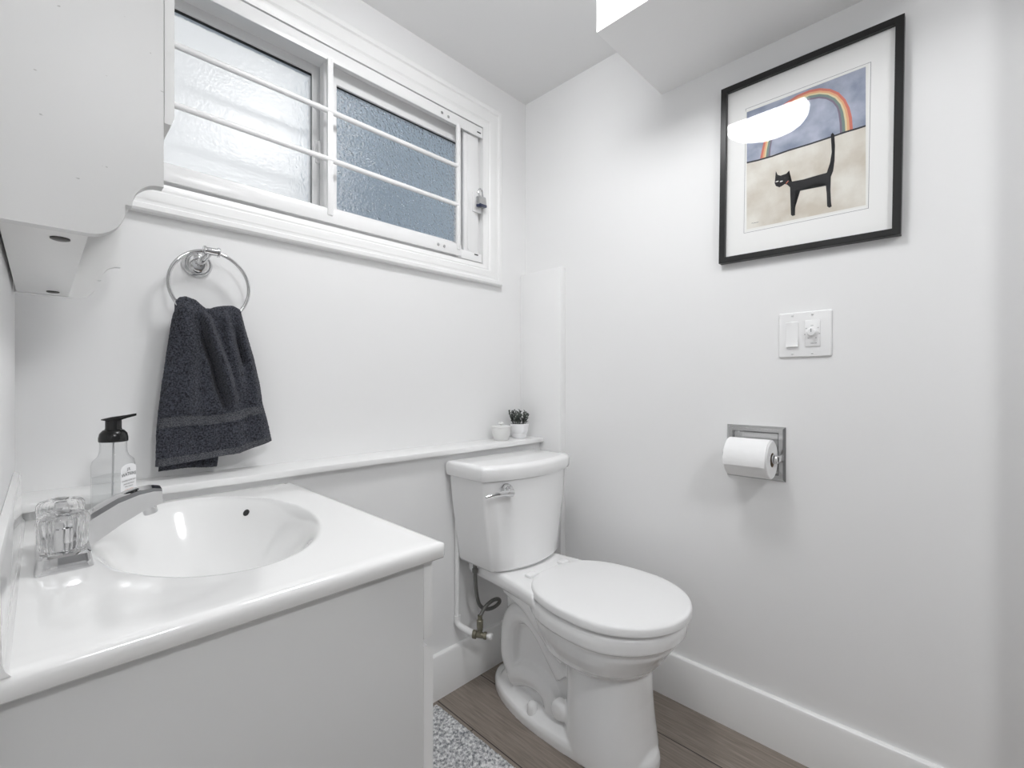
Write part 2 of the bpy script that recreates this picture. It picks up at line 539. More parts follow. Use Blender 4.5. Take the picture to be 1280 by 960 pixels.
# ================================================================== VANITY
van = thing('vanity_cabinet', (-1.22, -.42, 0), 'white painted vanity cabinet standing under the sink top', 'vanity')
VX = -1.0
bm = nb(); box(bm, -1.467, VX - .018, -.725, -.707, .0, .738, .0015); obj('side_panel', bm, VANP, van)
bm = nb(); box(bm, -1.467, VX - .018, -.130, -.122, .0, .738, .0015); obj('side_panel', bm, CAB, van)
bm = nb(); box(bm, -1.466, VX - .03, -.706, -.131, .09, .105); box(bm, -1.466, -1.458, -.706, -.131, .105, .60); box(bm, VX - .075, VX - .065, -.706, -.131, .0, .09); obj('carcass', bm, CAB, van)
bm = nb(); box(bm, VX - .018, VX, -.7245, -.122, .6135, .738, .003); obj('drawer_front', bm, CAB, van)
for a, c in ((-.7245, -.425), (-.421, -.122)):
    bm = nb()
    prism(bm, [(VX - .018, .09), (VX, .09), (VX, .592), (VX - .010, .604), (VX - .018, .604)], lambda x, z, d: (x, d, z), a, c)
    d = obj('door', bm, CAB, van, smooth=20)
    ky = c - .04 if a < -.6 else a + .04
    bm = nb(); lathe(bm, [(.006, 0), (.006, .012), (.014, .018), (.015, .024), (.010, .028), (0, .028)], (VX, ky, .55), (1, 0, 0), 20); obj('knob', bm, CHROME, d)

# sink top with moulded basin: one continuous moulding
CZ = .764
X0, X1, Y0, Y1 = -1.4675, -.985, -.742, -.107
BC = (-1.225, -.385); BA, BB = .150, .240
def boundary(inset, n=40):
    x0, x1, y0, y1 = X0 + 0, X1 - inset, Y0 + inset, Y1 - 0
    r = max(.006, .012 - inset)
    return rrect(x0, x1, y0, y1, r, 5)
def resample_edges(poly, step=.012):
    res = []
    for i, p in enumerate(poly):
        q = poly[(i + 1) % len(poly)]
        res.append(p)
        d = math.dist(p, q)
        k = int(d / step)
        for j in range(1, k):
            t = j / k
            res.append((p[0] + (q[0] - p[0]) * t, p[1] + (q[1] - p[1]) * t))
    return res
base_b = resample_edges(boundary(0))
nB = len(base_b)
def inset_pt(p, ins):
    x = min(p[0], X1 - ins); y = max(p[1], Y0 + ins)
    return (x, y)
angs = [math.atan2((p[1] - BC[1]) / BB, (p[0] - BC[0]) / BA) for p in base_b]
def dimple(x, y):
    # moulded soap rest near the front left of the basin, and a shallow step round the bowl
    d = math.hypot((x + 1.335) / .085, (y + .635) / .065)
    z = -.0014 * (1 - min(1, max(0, (d - .75) / .25)) ** 2 * (3 - 2 * min(1, max(0, (d - .75) / .25))))
    return z
rings = []
def bowl_z(r):
    dp = lambda q: -.135 * (1 - q ** 2.6)
    if r < .9:
        return dp(r)
    t = min(1, (r - .9) / .18)
    return (2 * t ** 3 - 3 * t * t + 1) * dp(.9) + (t ** 3 - 2 * t * t + t) * .135 * 2.6 * .9 ** 1.6 * .18
for r in [k / 30 for k in range(1, 27)] + [.9 + .18 * k / 10 for k in range(0, 11)] + [1.09]:
    rings.append([(*(min(max(BC[0] + BA * r * math.cos(a), X0), X1), min(BC[1] + BB * r * math.sin(a), Y1)), CZ + bowl_z(r)) for a in angs])
mid = [(inset_pt(p, .012)) for p in base_b]
e0 = [(BC[0] + BA * 1.09 * math.cos(a), BC[1] + BB * 1.09 * math.sin(a)) for a in angs]
def clampi(x, y):
    return (min(max(x, X0), X1 - .012), min(max(y, Y0 + .012), Y1))
for k in range(1, 9):
    t = k / 8
    rr = []
    for p, q in zip(e0, mid):
        x, y = clampi(p[0] + (q[0] - p[0]) * t, p[1] + (q[1] - p[1]) * t)
        rr.append((x, y, CZ + (dimple(x, y) if t < 1 else 0)))
    rings.append(rr)
for ins, z in ((.007, -.0008), (.003, -.003), (.0005, -.007), (0, -.012), (.001, -.022), (.004, -.025), (.012, -.026), (.03, -.026)):
    rings.append([(*inset_pt(p, ins), CZ + z) for p in base_b])
bm = nb(); loft(bm, rings, True, False)
top = obj('sink_top', bm, ACRYL, None, 60)
tag(top, 'glossy white sink top with moulded oval basin resting on the vanity', 'sink')
bm = nb(); prism(bm, [(X0, CZ - .002), (X0 + .0165, CZ - .002), (X0 + .0130, CZ + .003), (X0 + .0112, CZ + .010), (X0 + .0100, CZ + .084), (X0 + .0075, CZ + .088), (X0, CZ + .089)], lambda x, z, d: (x, d, z), Y0 + .001, Y1)
obj('backsplash', bm, ACRYL, top, 40)
bm = nb(); lathe(bm, [(.024, 0), (.024, .003), (.018, .004), (.016, .001), (.012, .001), (.011, .006), (0, .007)], (BC[0], BC[1], CZ - .1385), (0, 0, 1), 28); obj('drain', bm, CHROME, top)
bm = nb()
oc = Vector((-1.1265, -.2303, .7376)); ax = Vector((-.72, -.44, .536)).normalized()
lathe(bm, [(.0068, -.006), (.0070, .0010), (.0062, .0018), (0, .0019)], oc, ax, 20); o = obj('overflow_shade_disc', bm, DARK, top)  # solid dark disc painted for the shade inside the overflow

# ================================================================== FAUCET
FY = -.398
fau = thing('faucet', (-1.412, FY, CZ), 'chrome centerset faucet with clear acrylic knobs on the sink top', 'faucet')
bm = nb()
def fb(x0, x1, y0, y1, z):
    return [(a, b_, z) for a, b_ in rrect(x0, x1, y0, y1, .008, 4)]
loft(bm, [fb(-1.440, -1.382, FY - .079, FY + .079, CZ + .0002), fb(-1.440, -1.382, FY - .079, FY + .079, CZ + .003), fb(-1.4375, -1.3845, FY - .0765, FY + .0765, CZ + .0195), fb(-1.4345, -1.3875, FY - .0735, FY + .0735, CZ + .0225)])
for s in (-1, 1):
    lathe(bm, [(.0235, .020), (.023, .0235), (.016, .0255), (.012, .026), (0, .026)], (-1.412, FY + s * .051, CZ), (0, 0, 1), 28)
obj('base_plate', bm, CHROME, fau, 30)
# spout: flat-topped arm tapering up and out over the bowl
path = [(-1.420, .788), (-1.402, .806), (-1.380, .824), (-1.352, .8405), (-1.328, .8475), (-1.310, .8490), (-1.299, .8465)]
und = [(-1.408, .770), (-1.394, .772), (-1.374, .780), (-1.348, .7985), (-1.322, .8135), (-1.306, .8195), (-1.2965, .8225)]
wid = [.017, .0175, .0180, .0185, .0185, .0180, .0175]
rings = []
for (xt, zt), (xu, zu), w_ in zip(path, und, wid):
    a = Vector((xt, 0, zt)); c = Vector((xu, 0, zu)); e = (c - a)
    rings.append([(a.x, FY - w_, zt), (a.x, FY, zt + .0020), (a.x, FY + w_, zt),
                  (a.x + e.x * .18, FY + w_ * 1.03, a.z + e.z * .18), (a.x + e.x * .30, FY + w_ * .90, a.z + e.z * .30), (c.x, FY + w_ * .62, zu),
                  (c.x, FY - w_ * .62, zu), (a.x + e.x * .30, FY - w_ * .90, a.z + e.z * .30), (a.x + e.x * .18, FY - w_ * 1.03, a.z + e.z * .18)])
bm = nb(); loft(bm, rings)
bmesh.ops.bevel(bm, geom=[e for e in bm.edges if e.is_boundary is False and e.calc_face_angle(0) > .5], offset=.0010, segments=2, affect='EDGES')
sp = obj('spout', bm, CHROME, fau, 28)
bm = nb(); lathe(bm, [(.0095, -.003), (.0095, .012), (.0085, .0135), (.007, .0135), (.0065, .011), (0, .011)], (-1.3135, FY, .8195), (.25, 0, -1), 24); obj('aerator', bm, CHROME, sp)
bm = nb(); tube(bm, [(-1.427, FY, CZ + .015), (-1.427, FY, CZ + .060)], .0022, 10); lathe(bm, [(0, 0), (.005, .001), (.006, .006), (.004, .010), (0, .011)], (-1.427, FY, CZ + .058), (0, 0, 1), 16)
obj('pop_up_rod', bm, CHROME, fau)
for s in (-1, 1):
    c = (-1.412, FY + s * .051, CZ + .0255)
    bm = nb()
    lathe(bm, [(.0195, 0), (.0235, .002), (.0250, .008), (.0258, .030), (.0268, .036), (.0262, .042), (.0235, .0465), (.018, .048), (.012, .0475), (0, .047)], c, (0, 0, 1), 144, flute=.022, nfl=18)
    k = obj('knob', bm, KNOBG, fau, 50)
    bm = nb(); lathe(bm, [(.0085, .003), (.0085, .028), (.0055, .030), (.0055, .036), (0, .036)], c, (0, 0, 1), 16); obj('knob_stem', bm, CHROME, k)
    bm = nb(); lathe(bm, [(.009, .0485), (.0095, .0492), (.007, .0506), (0, .051)], c, (0, 0, 1), 24); obj('knob_cap', bm, STEEL, k)

# ================================================================== SOAP DISPENSER
SX, SY = -1.338, -.186
soap = thing('soap_dispenser', (SX, SY, CZ), 'clear foaming soap bottle with black pump standing behind the faucet', 'soap dispenser')
SA = math.radians(52)                       # label face looks to the front right
Ms = Matrix.Translation((SX, SY, CZ)) @ Matrix.Rotation(SA, 4, 'Z')
def sq(w_, d_, r, z):
    return [tuple(Ms @ Vector((a, b_, z))) for a, b_ in rrect(-w_, w_, -d_, d_, r, 6)]
W, D = .0268, .0250
def bottle_rings(k):
    return [sq(W - .004 - k, D - .004 - k, .010, .001 + k), sq(W - k, D - k, .010, .006 + k), sq(W - k, D - k, .010, .098), sq(W - .001 - k, D - .001 - k, .011, .106), sq(W - .006 - k, D - .005 - k, .014, .114),
            sq(.0205 - k, .0205 - k, .0200 - k, .120), sq(.0200 - k, .0200 - k, .0198 - k, .125), sq(.0200 - k, .0200 - k, .0198 - k, .1425)]
bm = nb(); loft(bm, bottle_rings(0)); obj('bottle', bm, BOTTLE, soap, 50)
bm = nb(); loft(bm, [sq(W - .0055, D - .0055, .009, .003), sq(W - .002, D - .002, .009, .008), sq(W - .002, D - .002, .009, .0775)]); liq = obj('liquid', bm, SOAP, soap, 50)
bm = nb(); lathe(bm, [(.0210, .1405), (.0218, .142), (.0218, .148), (.0202, .156), (.0155, .162), (.0128, .163), (.0124, .165), (0, .165)], (SX, SY, CZ), (0, 0, 1), 36); obj('pump_collar', bm, BLACK, soap)
bm = nb(); lathe(bm, [(.0120, .162), (.0120, .181), (.0115, .183), (0, .183)], (SX, SY, CZ), (0, 0, 1), 28)
nz = Vector((1, -.12, 0)).normalized(); pz = Vector((-nz.y, nz.x, 0))
rr = []
for t, w_, z0, z1 in ((-.0175, .003, .181, .1825), (-.014, .010, .1805, .1835), (-.004, .0135, .1798, .1860), (.009, .0120, .180, .188), (.020, .008, .184, .1895), (.030, .006, .1868, .1915), (.0335, .0055, .188, .192)):
    b0 = Vector((SX, SY, CZ)) + nz * t
    rr.append([tuple(b0 + pz * w_ * sx + Vector((0, 0, z))) for sx, z in ((-1, z0), (1, z0), (1, (z0 + z1) / 2), (.7, z1), (-.7, z1), (-1, (z0 + z1) / 2))])
loft(bm, rr); obj('pump_head', bm, BLACK, soap, 30)
bm = nb(); tube(bm, [(SX, SY, CZ + .142), (SX - .002, SY, CZ + .010)], .0015, 8); obj('dip_tube', bm, TUBEM, soap)
# label on the front-right face
def lab(a, b_, d=0):
    return tuple(Ms @ Vector((a, -D - .0006 - d, b_)))
bm = nb()
lp = [(-.0205, .022), (.0205, .022)] + [(.0205, .090)] + [(.0205 * math.cos(t * PI / 10), .090 + .0085 * math.sin(t * PI / 10)) for t in range(1, 10)] + [(-.0205, .090)]
prism(bm, lp, lambda a, b_, d: lab(a, b_, d), 0, .0004, 0)
prism(bm, [(-.0205, .022), (.0205, .022), (.0205, .031), (-.0205, .036)], lambda a, b_, d: lab(a, b_, .0004 + d), 0, .0002, 1)
T = lambda dz: (lambda a, b_: lab(a, b_ + dz, .0009))
add_text(bm, 'J.R.', .0075, T(.0885), 2)
add_text(bm, 'WATKINS', .0088, T(.0795), 2, arch=4)
add_text(bm, 'FOAMING HAND SOAP', .0036, T(.0675), 2)
add_text(bm, 'JABÓN ESPUMOSO', .0034, T(.0615), 2)
add_text(bm, 'PARA MANOS', .0034, T(.0565), 2)
add_text(bm, 'OCEAN BREEZE', .0034, T(.0505), 3)
add_text(bm, '9 FL OZ (266 mL)', .0028, T(.0275), 2)
for i in range(5):
    x = .001 + i * .0042
    prism(bm, [(x, .034), (x + .0032, .034), (x + .0016, .041 + .004 * (i % 2))], lambda a, b_, d: lab(a, b_, .0004 + d), 0, .0003, 1)
obj('label', bm, LABELM, soap, 0, mats=[LABELM, LABELB, INKD, INKO])

# ================================================================== WALL CABINET
wc = thing('wall_cabinet', (-1.40, -.375, 1.175), 'white painted wall cabinet with scrolled bottom hung above the sink', 'cabinet')
CF = -1.328
def scroll(CF):
    p = [(XL + .0015, 1.85), (CF, 1.85), (CF, 1.2445)]
    for k in range(0, 9):                    # cove
        a = PI / 2 + (PI / 2) * k / 8
        p.append((CF - .003 + .026 * math.cos(a), 1.2145 + .030 * math.sin(a)))
    p += [(CF - .035, 1.2145)]
    for k in range(0, 9):                    # ovolo
        a = 0 - (PI / 2) * k / 8
        p.append((CF - .066 + .031 * math.cos(a), 1.208 + .033 * math.sin(a)))
    p += [(XL + .0015, 1.175)]
    return p
for y0, y1, mm, cf in ((-.647, -.631, CAB2, -1.3315), (-.122, -.106, CAB, -1.3215)):
    bm = nb(); prism(bm, scroll(cf), lambda x, z, d: (x, d, z), y0, y1); obj('side_panel', bm, mm, wc, 25)
bm = nb(); box(bm, XL + .004, CF - .068, -.6305, -.1225, 1.1765, 1.1925, .0015); bp_ = obj('bottom_panel', bm, CAB, wc)
bm = nb(); box(bm, XL + .002, CF - .012, -.6305, -.1225, 1.338, 1.352); box(bm, XL + .002, XL + .008, -.6305, -.1225, 1.193, 1.85); obj('carcass', bm, CAB, wc)
for y in (-.595, -.165):
    bm = nb(); lathe(bm, [(.0085, 0), (.0085, .002), (.006, .003), (0, .003)], (-1.418, y, 1.1768), (0, 0, -1), 20); obj('screw_cap', bm, CAPMAT, bp_)
for a, c in ((-.625, -.3805), (-.3775, -.133)):
    bm = nb(); prism(bm, [(CF + .0005, 1.331), (CF + .0075, 1.331), (CF + .0105, 1.341), (CF + .0105, 1.84), (CF + .0005, 1.84)], lambda x, z, d: (x, d, z), a, c)
    obj('door', bm, CAB, wc, 20)

# ================================================================== TOILET
TX = -.300
toi = thing('toilet', (TX, -.45, 0), 'white two-piece toilet with closed lid in the far corner', 'toilet')
def egg(hw, yf, yb, yc, z, n=56, ef=2.0, eb=2.6):
    pts = []
    for i in range(n):
        a = 2 * PI * i / n
        c, s = math.cos(a), math.sin(a)
        e = ef if s < 0 else eb
        x = hw * math.copysign(abs(c) ** (2 / e), c)
        y = (yc - yf if s < 0 else yb - yc) * math.copysign(abs(s) ** (2 / e), s)
        pts.append((TX + x, yc + y, z))
    return pts
bm = nb()
# bowl
loft(bm, [egg(.177, -.806, -.385, -.635, .403), egg(.185, -.816, -.380, -.635, .398), egg(.187, -.819, -.380, -.635, .384), egg(.186, -.817, -.380, -.635, .362),
          egg(.176, -.800, -.385, -.635, .354), egg(.172, -.795, -.39, -.635, .334), egg(.166, -.778, -.40, -.635, .312), egg(.154, -.762, -.41, -.635, .285),
          egg(.138, -.742, -.42, -.585, .262), egg(.118, -.722, -.43, -.58, .245)])
# front pedestal
loft(bm, [egg(.106, -.722, -.50, -.61, .275, ef=2.4), egg(.106, -.722, -.50, -.61, .235, ef=2.4), egg(.109, -.722, -.50, -.61, .16, ef=2.5), egg(.115, -.728, -.50, -.61, .09, ef=2.5), egg(.122, -.736, -.50, -.61, .03, ef=2.5), egg(.122, -.736, -.50, -.61, .002, ef=2.5)])
# foot
loft(bm, [egg(.126, -.752, -.160, -.45, -.004, ef=2.4, eb=2.0), egg(.126, -.752, -.160, -.45, .020, ef=2.4, eb=2.0), egg(.121, -.747, -.166, -.45, .032, ef=2.4, eb=2.0), egg(.096, -.735, -.190, -.45, .046, ef=2.4, eb=2.0)])
# core web
loft(bm, [[(TX + a, b_, z) for a, b_ in rrect(-w_, w_, -.60, yb, .03, 5)] for z, w_, yb in ((.02, .075, -.20), (.06, .058, -.22), (.2, .055, -.235), (.33, .06, -.235), (.385, .085, -.20))])
# deck carrying the tank
def deck(hw, hwf, y0, y1, z):
    p = []
    for t in range(9):
        y = y1 + (y0 - y1) * t / 8
        s = (t / 8) ** 2
        p.append((hw + (hwf - hw) * s, y))
    q = [(-a, b_) for a, b_ in p[::-1]]
    return [(TX + a, b_, z) for a, b_ in p + q]
loft(bm, [deck(.105, .130, -.47, -.150, .368), deck(.122, .158, -.47, -.142, .380), deck(.128, .166, -.47, -.138, .395), deck(.128, .166, -.47, -.138, .412), deck(.123, .160, -.465, -.142, .421), deck(.115, .150, -.46, -.150, .424)])
# trapway on both sides
for s in (-1, 1):
    xx = TX + s * .052
    pa = smooth_path([(xx, -.50, .165), (xx, -.455, .215), (xx, -.405, .268), (xx, -.355, .292), (xx, -.305, .280), (xx, -.276, .240), (xx, -.268, .185), (xx, -.272, .130), (xx, -.300, .085)], 6)
    tube(bm, pa, .036, 14)
    pb = smooth_path([(xx, -.285, .075), (xx, -.335, .098), (xx, -.395, .108), (xx, -.440, .092), (xx, -.458, .055), (xx, -.460, .03)], 6)
    tube(bm, pb, .037, 14)
    lathe(bm, [(.03, 0), (.03, .02), (.022, .03), (0, .034)], (TX + s * .075, -.505, .085), (s, 0, 0), 20)
    # underside sweep from the deck to the bowl
    pc = smooth_path([(TX + s * .085, -.30, .378), (TX + s * .098, -.40, .358), (TX + s * .100, -.47, .310), (TX + s * .092, -.54, .255)], 6)
    tube(bm, pc, .035, 12)
bowl = obj('bowl', bm, CERAMIC, toi, 60)
rm = bowl.modifiers.new('fuse', 'REMESH'); rm.mode = 'VOXEL'; rm.voxel_size = .0036; rm.use_smooth_shade = True
sm = bowl.modifiers.new('soft', 'SMOOTH'); sm.factor = .5; sm.iterations = 5
for s in (-1, 1):
    bm = nb(); lathe(bm, [(.0155, -.008), (.0160, .004), (.0150, .022), (.0115, .031), (.006, .035), (0, .036)], (TX + s * .102, -.408, .034), (0, 0, 1), 24); obj('bolt_cap', bm, CERAMIC, toi)
# tank: D-shaped plan, tapering down
def dsh(hw, yb, yc, bow, z, rc=.015, n=14):
    yc -= .006; hw -= .004
    pts = [(-hw, yb), (-hw, (yb + yc) / 2)]
    R = []
    # left front corner, bowed front, right front corner
    R.append((-hw, yc + rc))
    for k in range(1, 5):
        a = PI + (PI / 2) * k / 5
        R.append((-hw + rc + rc * math.cos(a), yc + rc + rc * math.sin(a) * .85))
    for k in range(n + 1):
        t = -1 + 2 * k / n
        x = t * (hw - rc * .9)
        R.append((x, yc - .002 - bow * (1 - t * t)))
    for k in range(1, 5):
        a = 1.5 * PI + (PI / 2) * k / 5
        R.append((hw - rc + rc * math.cos(a), yc + rc + rc * math.sin(a) * .85))
    R.append((hw, yc + rc))
    pts += R + [(hw, (yb + yc) / 2), (hw, yb)]
    return [(TX + a, b_, z) for a, b_ in pts]
bm = nb()
loft(bm, [dsh(.148, -.140, -.275, .035, .4245), dsh(.157, -.134, -.284, .038, .428), dsh(.163, -.131, -.290, .040, .437), dsh(.172, -.131, -.290, .040, .50), dsh(.191, -.129, -.292, .040, .62), dsh(.200, -.129, -.292, .040, .714)])
tank = obj('tank', bm, CERAMIC, toi, 40)
bm = nb()
loft(bm, [dsh(.203, -.127, -.292, .040, .7145), dsh(.209, -.124, -.299, .042, .717), dsh(.2125, -.123, -.303, .043, .728), dsh(.2135, -.123, -.304, .043, .750), dsh(.2115, -.124, -.302, .042, .757), dsh(.206, -.128, -.296, .041, .7615), dsh(.190, -.138, -.280, .036, .7625), dsh(.12, -.17, -.25, .02, .7625)])
obj('tank_lid', bm, CERAMIC, toi, 40)
# flush lever
fl = Vector((-.432, -.3305, .6875))
bm = nb(); lathe(bm, [(.0205, -.006), (.0205, .003), (.0165, .009), (.0135, .010), (.013, .017), (.009, .020), (0, .020)], fl, (-.12, -1, 0), 28)
lv = obj('flush_lever', bm, CHROME, toi)
bm = nb()
pth = smooth_path([fl + Vector((.008, -.016, -.006)), fl + Vector((-.020, -.018, -.003)), fl + Vector((-.055, -.014, -.002)), fl + Vector((-.088, -.002, -.006))], 6)
tube(bm, pth, [.0115 - .0070 * i / (len(pth) - 1) for i in range(len(pth))], 12, flat=(.8, 1)); obj('handle', bm, CHROME, lv)
# seat and lid
def seatring(k, z):
    return egg(.1845 - k, -.825 + k, -.392 - k, -.635, z, ef=2.0, eb=2.6)
bm = nb()
inner = lambda z: egg(.120, -.745, -.470, -.60, z)
loft(bm, [seatring(.009, .4035), seatring(.006, .405), seatring(.006, .4105), seatring(.009, .412), inner(.412), inner(.4035), seatring(.009, .4035)], False, False)
obj('seat', bm, LIDMAT, toi, 40)
bm = nb()
lidr = lambda k, z: egg(.1885 - k, -.832 + k, -.388 - k, -.635, z - .0062, ef=2.0, eb=2.6)
loft(bm, [lidr(.003, .4185), lidr(.0, .4195), lidr(0, .426), lidr(.0006, .4345), lidr(.002, .4378), lidr(.006, .4402), lidr(.014, .4412), lidr(.04, .4420), lidr(.09, .4430), lidr(.15, .4434)])
obj('seat_lid', bm, LIDMAT, toi, 50)
for s in (-1, 1):
    bm = nb(); box(bm, TX + s * .075 - .018, TX + s * .075 + .018, -.392, -.366, .4225, .4325, .004); obj('hinge', bm, LIDMAT, toi)

# the toilet stands turned a little away from square
toi.rotation_euler = (0, 0, -math.radians(1.5))
pv = Vector((TX, -.125, 0))
toi.location = pv + Matrix.Rotation(-math.radians(1.5), 3, 'Z') @ (Vector((TX, -.45, 0)) - pv)
# ------------------------------------------------------------------ water supply for the toilet
sup = thing('water_supply_line', (-.460, -.115, .142), 'white supply pipe with brass valve and coiled hose beside the toilet', 'pipe')
PXs, PYs = -.460, -.1145
bm = nb()
tube(bm, [(PXs, PYs, .758), (PXs, PYs, .232)], .0080, 14)
obj('riser_pipe', bm, TRIM, sup)
bm = nb()
tube(bm, smooth_path([(PXs, PYs, .240), (PXs, PYs, .222), (PXs + .002, PYs - .010, .209), (PXs + .008, PYs - .034, .203), (-.446, -.188, .199)], 6), .0100, 14)
obj('elbow', bm, TRIM, sup)
V0 = Vector((-.441, -.195, .1985)); va = Vector((.55, -.84, -.03)).normalized()
bm = nb()
lathe(bm, [(.0125, -.016), (.0135, -.014), (.0135, -.004), (.0095, -.002), (.0095, .020), (.0115, .022), (.0115, .030), (.007, .031), (0, .031)], V0, va, 18)
lathe(bm, [(.0085, 0), (.0085, .014), (.0100, .015), (.0100, .022), (0, .022)], V0 + va * .008, (0, 0, 1), 6)
obj('valve_body', bm, BRASS, sup, 30)
bm = nb(); lathe(bm, [(.0065, .030), (.0065, .036), (.0095, .038), (.0095, .047), (.006, .049), (0, .049)], V0, va, 16); obj('valve_handle', bm, PLASTIC, sup)
hb = V0 + va * .008 + Vector((0, 0, .022))
bm = nb(); lathe(bm, [(.0080, 0), (.0105, .002), (.0105, .026), (.0080, .028), (.0075, .042), (0, .042)], hb, (0, 0, 1), 14); obj('coupling_nut', bm, BRASS, sup)
hp = [hb + Vector((0, 0, .036)), (-.430, -.200, .262), (-.412, -.200, .280), (-.378, -.200, .290), (-.345, -.193, .281), (-.334, -.186, .264), (-.352, -.178, .251), (-.386, -.176, .256), (-.415, -.176, .280), (-.430, -.178, .322), (-.437, -.180, .370), (-.440, -.181, .4225)]
bm = nb(); tube(bm, smooth_path(hp, 8), .0062, 12); obj('braided_hose', bm, DARKSTEEL, sup)
bm = nb(); lathe(bm, [(.008, 0), (.0095, .002), (.0095, .012), (.007, .014), (.007, .026), (0, .026)], (-.440, -.181, .396), (0, 0, 1), 12); obj('tank_nut', bm, DARKSTEEL, sup)

# ================================================================== TOWEL RING AND TOWEL
RX, RZ, RR = -1.152, 1.244, .0815
tr_ = thing('towel_ring', (-1.169, 0, 1.297), 'chrome towel ring on the window wall under the window', 'towel ring')
bm = nb(); lathe(bm, [(.031, 0), (.031, .004), (.028, .008), (.0265, .010), (.024, .010), (.022, .014), (.017, .017), (.012, .018), (0, .018)], (-1.169, 0, 1.300), (0, -1, 0), 36)
obj('rosette', bm, CHROME, tr_)
bm = nb(); tube(bm, smooth_path([(-1.169, -.012, 1.300), (-1.165, -.030, 1.305), (-1.158, -.044, 1.316), (-1.152, -.050, 1.3255)], 5), [.0085] * 8 + [.0075] * 8, 14)
lathe(bm, [(.0105, -.017), (.0115, -.015), (.0115, -.012), (.0092, -.011), (.0092, .011), (.0115, .012), (.0115, .015), (.0105, .017)], (-1.150, -.050, RZ + RR), (1, 0, 0), 24)
obj('bracket', bm, CHROME, tr_)
bm = nb(); tube(bm, [(RX + RR * math.cos(2 * PI * k / 72), -.050, RZ + RR * math.sin(2 * PI * k / 72)) for k in range(72)], .0042, 12, closed=True)
obj('ring', bm, CHROME, tr_)

def interp(tab, t):
    if t <= tab[0][0]:
        return tab[0][1]
    for (a, va_), (b_, vb) in zip(tab, tab[1:]):
        if t <= b_:
            s = (t - a) / (b_ - a)
            s2 = s
            return va_ + (vb - va_) * s2
    return tab[-1][1]
LE = [(0, -1.2195), (.10, -1.227), (.30, -1.236), (.5, -1.2445), (.7, -1.2515), (.8, -1.254), (1, -1.255)]
RE = [(0, -1.0905), (.15, -1.078), (.35, -1.0605), (.55, -1.047), (.70, -1.0405), (.82, -1.030), (1, -1.018)]
TZ = [(0, 1.188), (.06, 1.199), (.14, 1.202), (.28, 1.197), (.36, 1.187), (.44, 1.179), (.53, 1.180), (.62, 1.186), (.76, 1.190), (.88, 1.192), (1, 1.184)]
BZ = [(0, .829), (.25, .834), (.5, .840), (.68, .844), (1, .866)]
CRE = [  # creases in (u, v): polyline, depth, width
    ([(.30, 0), (.42, .17), (.52, .36), (.56, .52), (.62, .62)], .024, .045),
    ([(.80, 0), (.84, .18), (.85, .36)], .014, .04),
    ([(.10, .1), (.14, .5), (.12, .8)], .003, .07),
    ([(.38, .25), (.36, .55), (.40, .75), (.36, .9)], .003, .06),
    ([(.74, .55), (.80, .75), (.78, .95)], .005, .07),
    ([(.27, .74), (.30, .9)], .004, .04), ([(.52, .76), (.55, .95)], .004, .05)]
RID = [([(.14, 0), (.20, .25), (.22, .6)], .009, .10), ([(.40, 0), (.52, .2), (.63, .45), (.66, .60)], .020, .050), ([(.70, .02), (.74, .3), (.76, .55)], .010, .06), ([(.93, 0), (.93, .3), (.94, .6)], .005, .04), ([(.64, .6), (.66, .8), (.67, 1)], .004, .10)]
def dseg(p, pl):
    best = 9
    for a, b_ in zip(pl, pl[1:]):
        ax_, ay = a; bx, by = b_
        dx, dy = bx - ax_, (by - ay)
        t = max(0, min(1, ((p[0] - ax_) * dx + (p[1] - ay) * dy) / (dx * dx + dy * dy)))
        best = min(best, math.hypot(p[0] - ax_ - t * dx, (p[1] - ay - t * dy) * .8))
    return best
def towel_pt(u, v, off=0.0):
    """front layer: u across, v from the ring (0) to the hem (1)"""
    x = interp(LE, v) + (interp(RE, v) - interp(LE, v)) * u
    zt, zb = interp(TZ, u), interp(BZ, u)
    z = zt + (zb - zt) * v
    y = -.064 + .006 * v
    q_ = min(1, max(0, (v - .09) / .16)); q_ = q_ * q_ * (3 - 2 * q_)
    for pl, a, w_ in CRE:
        y += q_ * a * math.exp(-(dseg((u, v), pl) / w_) ** 2)
    for pl, a, w_ in RID:
        y -= a * math.exp(-(dseg((u, v), pl) / w_) ** 2)
    y += .010 * (max(0, abs(u - .5) - .40) / .10) ** 2           # edges roll back
    lim = min(1, v / .05)
    y = -.0585 + (y + .0585) * lim
    return Vector((x, y - off, z))
def towel_full(u, s):
    """s<0: fold over the ring and back layer"""
    if s >= 0:
        return towel_pt(u, s)
    f = towel_pt(u, 0)
    t = -s
    if t < .06:
        a = PI * t / .06
        return Vector((f.x, -.050 - .0085 * math.cos(a), f.z + .0085 * math.sin(a)))
    k = (t - .06) / .94
    x = f.x + (interp(LE, k) + (interp(RE, k) - interp(LE, k)) * (u * .62) - f.x) * k
    x = f.x * (1 - k) + (-1.248 + .112 * u + .0) * k
    z = f.z + (.8155 + .002 * math.sin(u * 5) - f.z) * k
    y = -.0415 + .010 * k + .004 * math.sin(u * 9 + k * 3) * k
    return Vector((x, y, z))
NU, NV = 96, 150
svals = [-1 + .94 * k / 30 for k in range(30)] + [-.06 + .06 * k / 8 for k in range(8)] + [k / NV for k in range(NV + 1)]
bm = nb()
rng = random.Random(3)
G = []
for s in svals:
    row = []
    for i in range(NU + 1):
        p = towel_full(i / NU, s)
        p += Vector((rng.uniform(-1, 1) * .0004, rng.uniform(-1, 1) * .0006, rng.uniform(-1, 1) * .0004))
        row.append(bm.verts.new(p))
    G.append(row)
for a, c in zip(G, G[1:]):
    for i in range(NU):
        bm.faces.new((a[i], a[i + 1], c[i + 1], c[i]))
tw = obj('hand_towel', bm, TOWEL, None, 0)
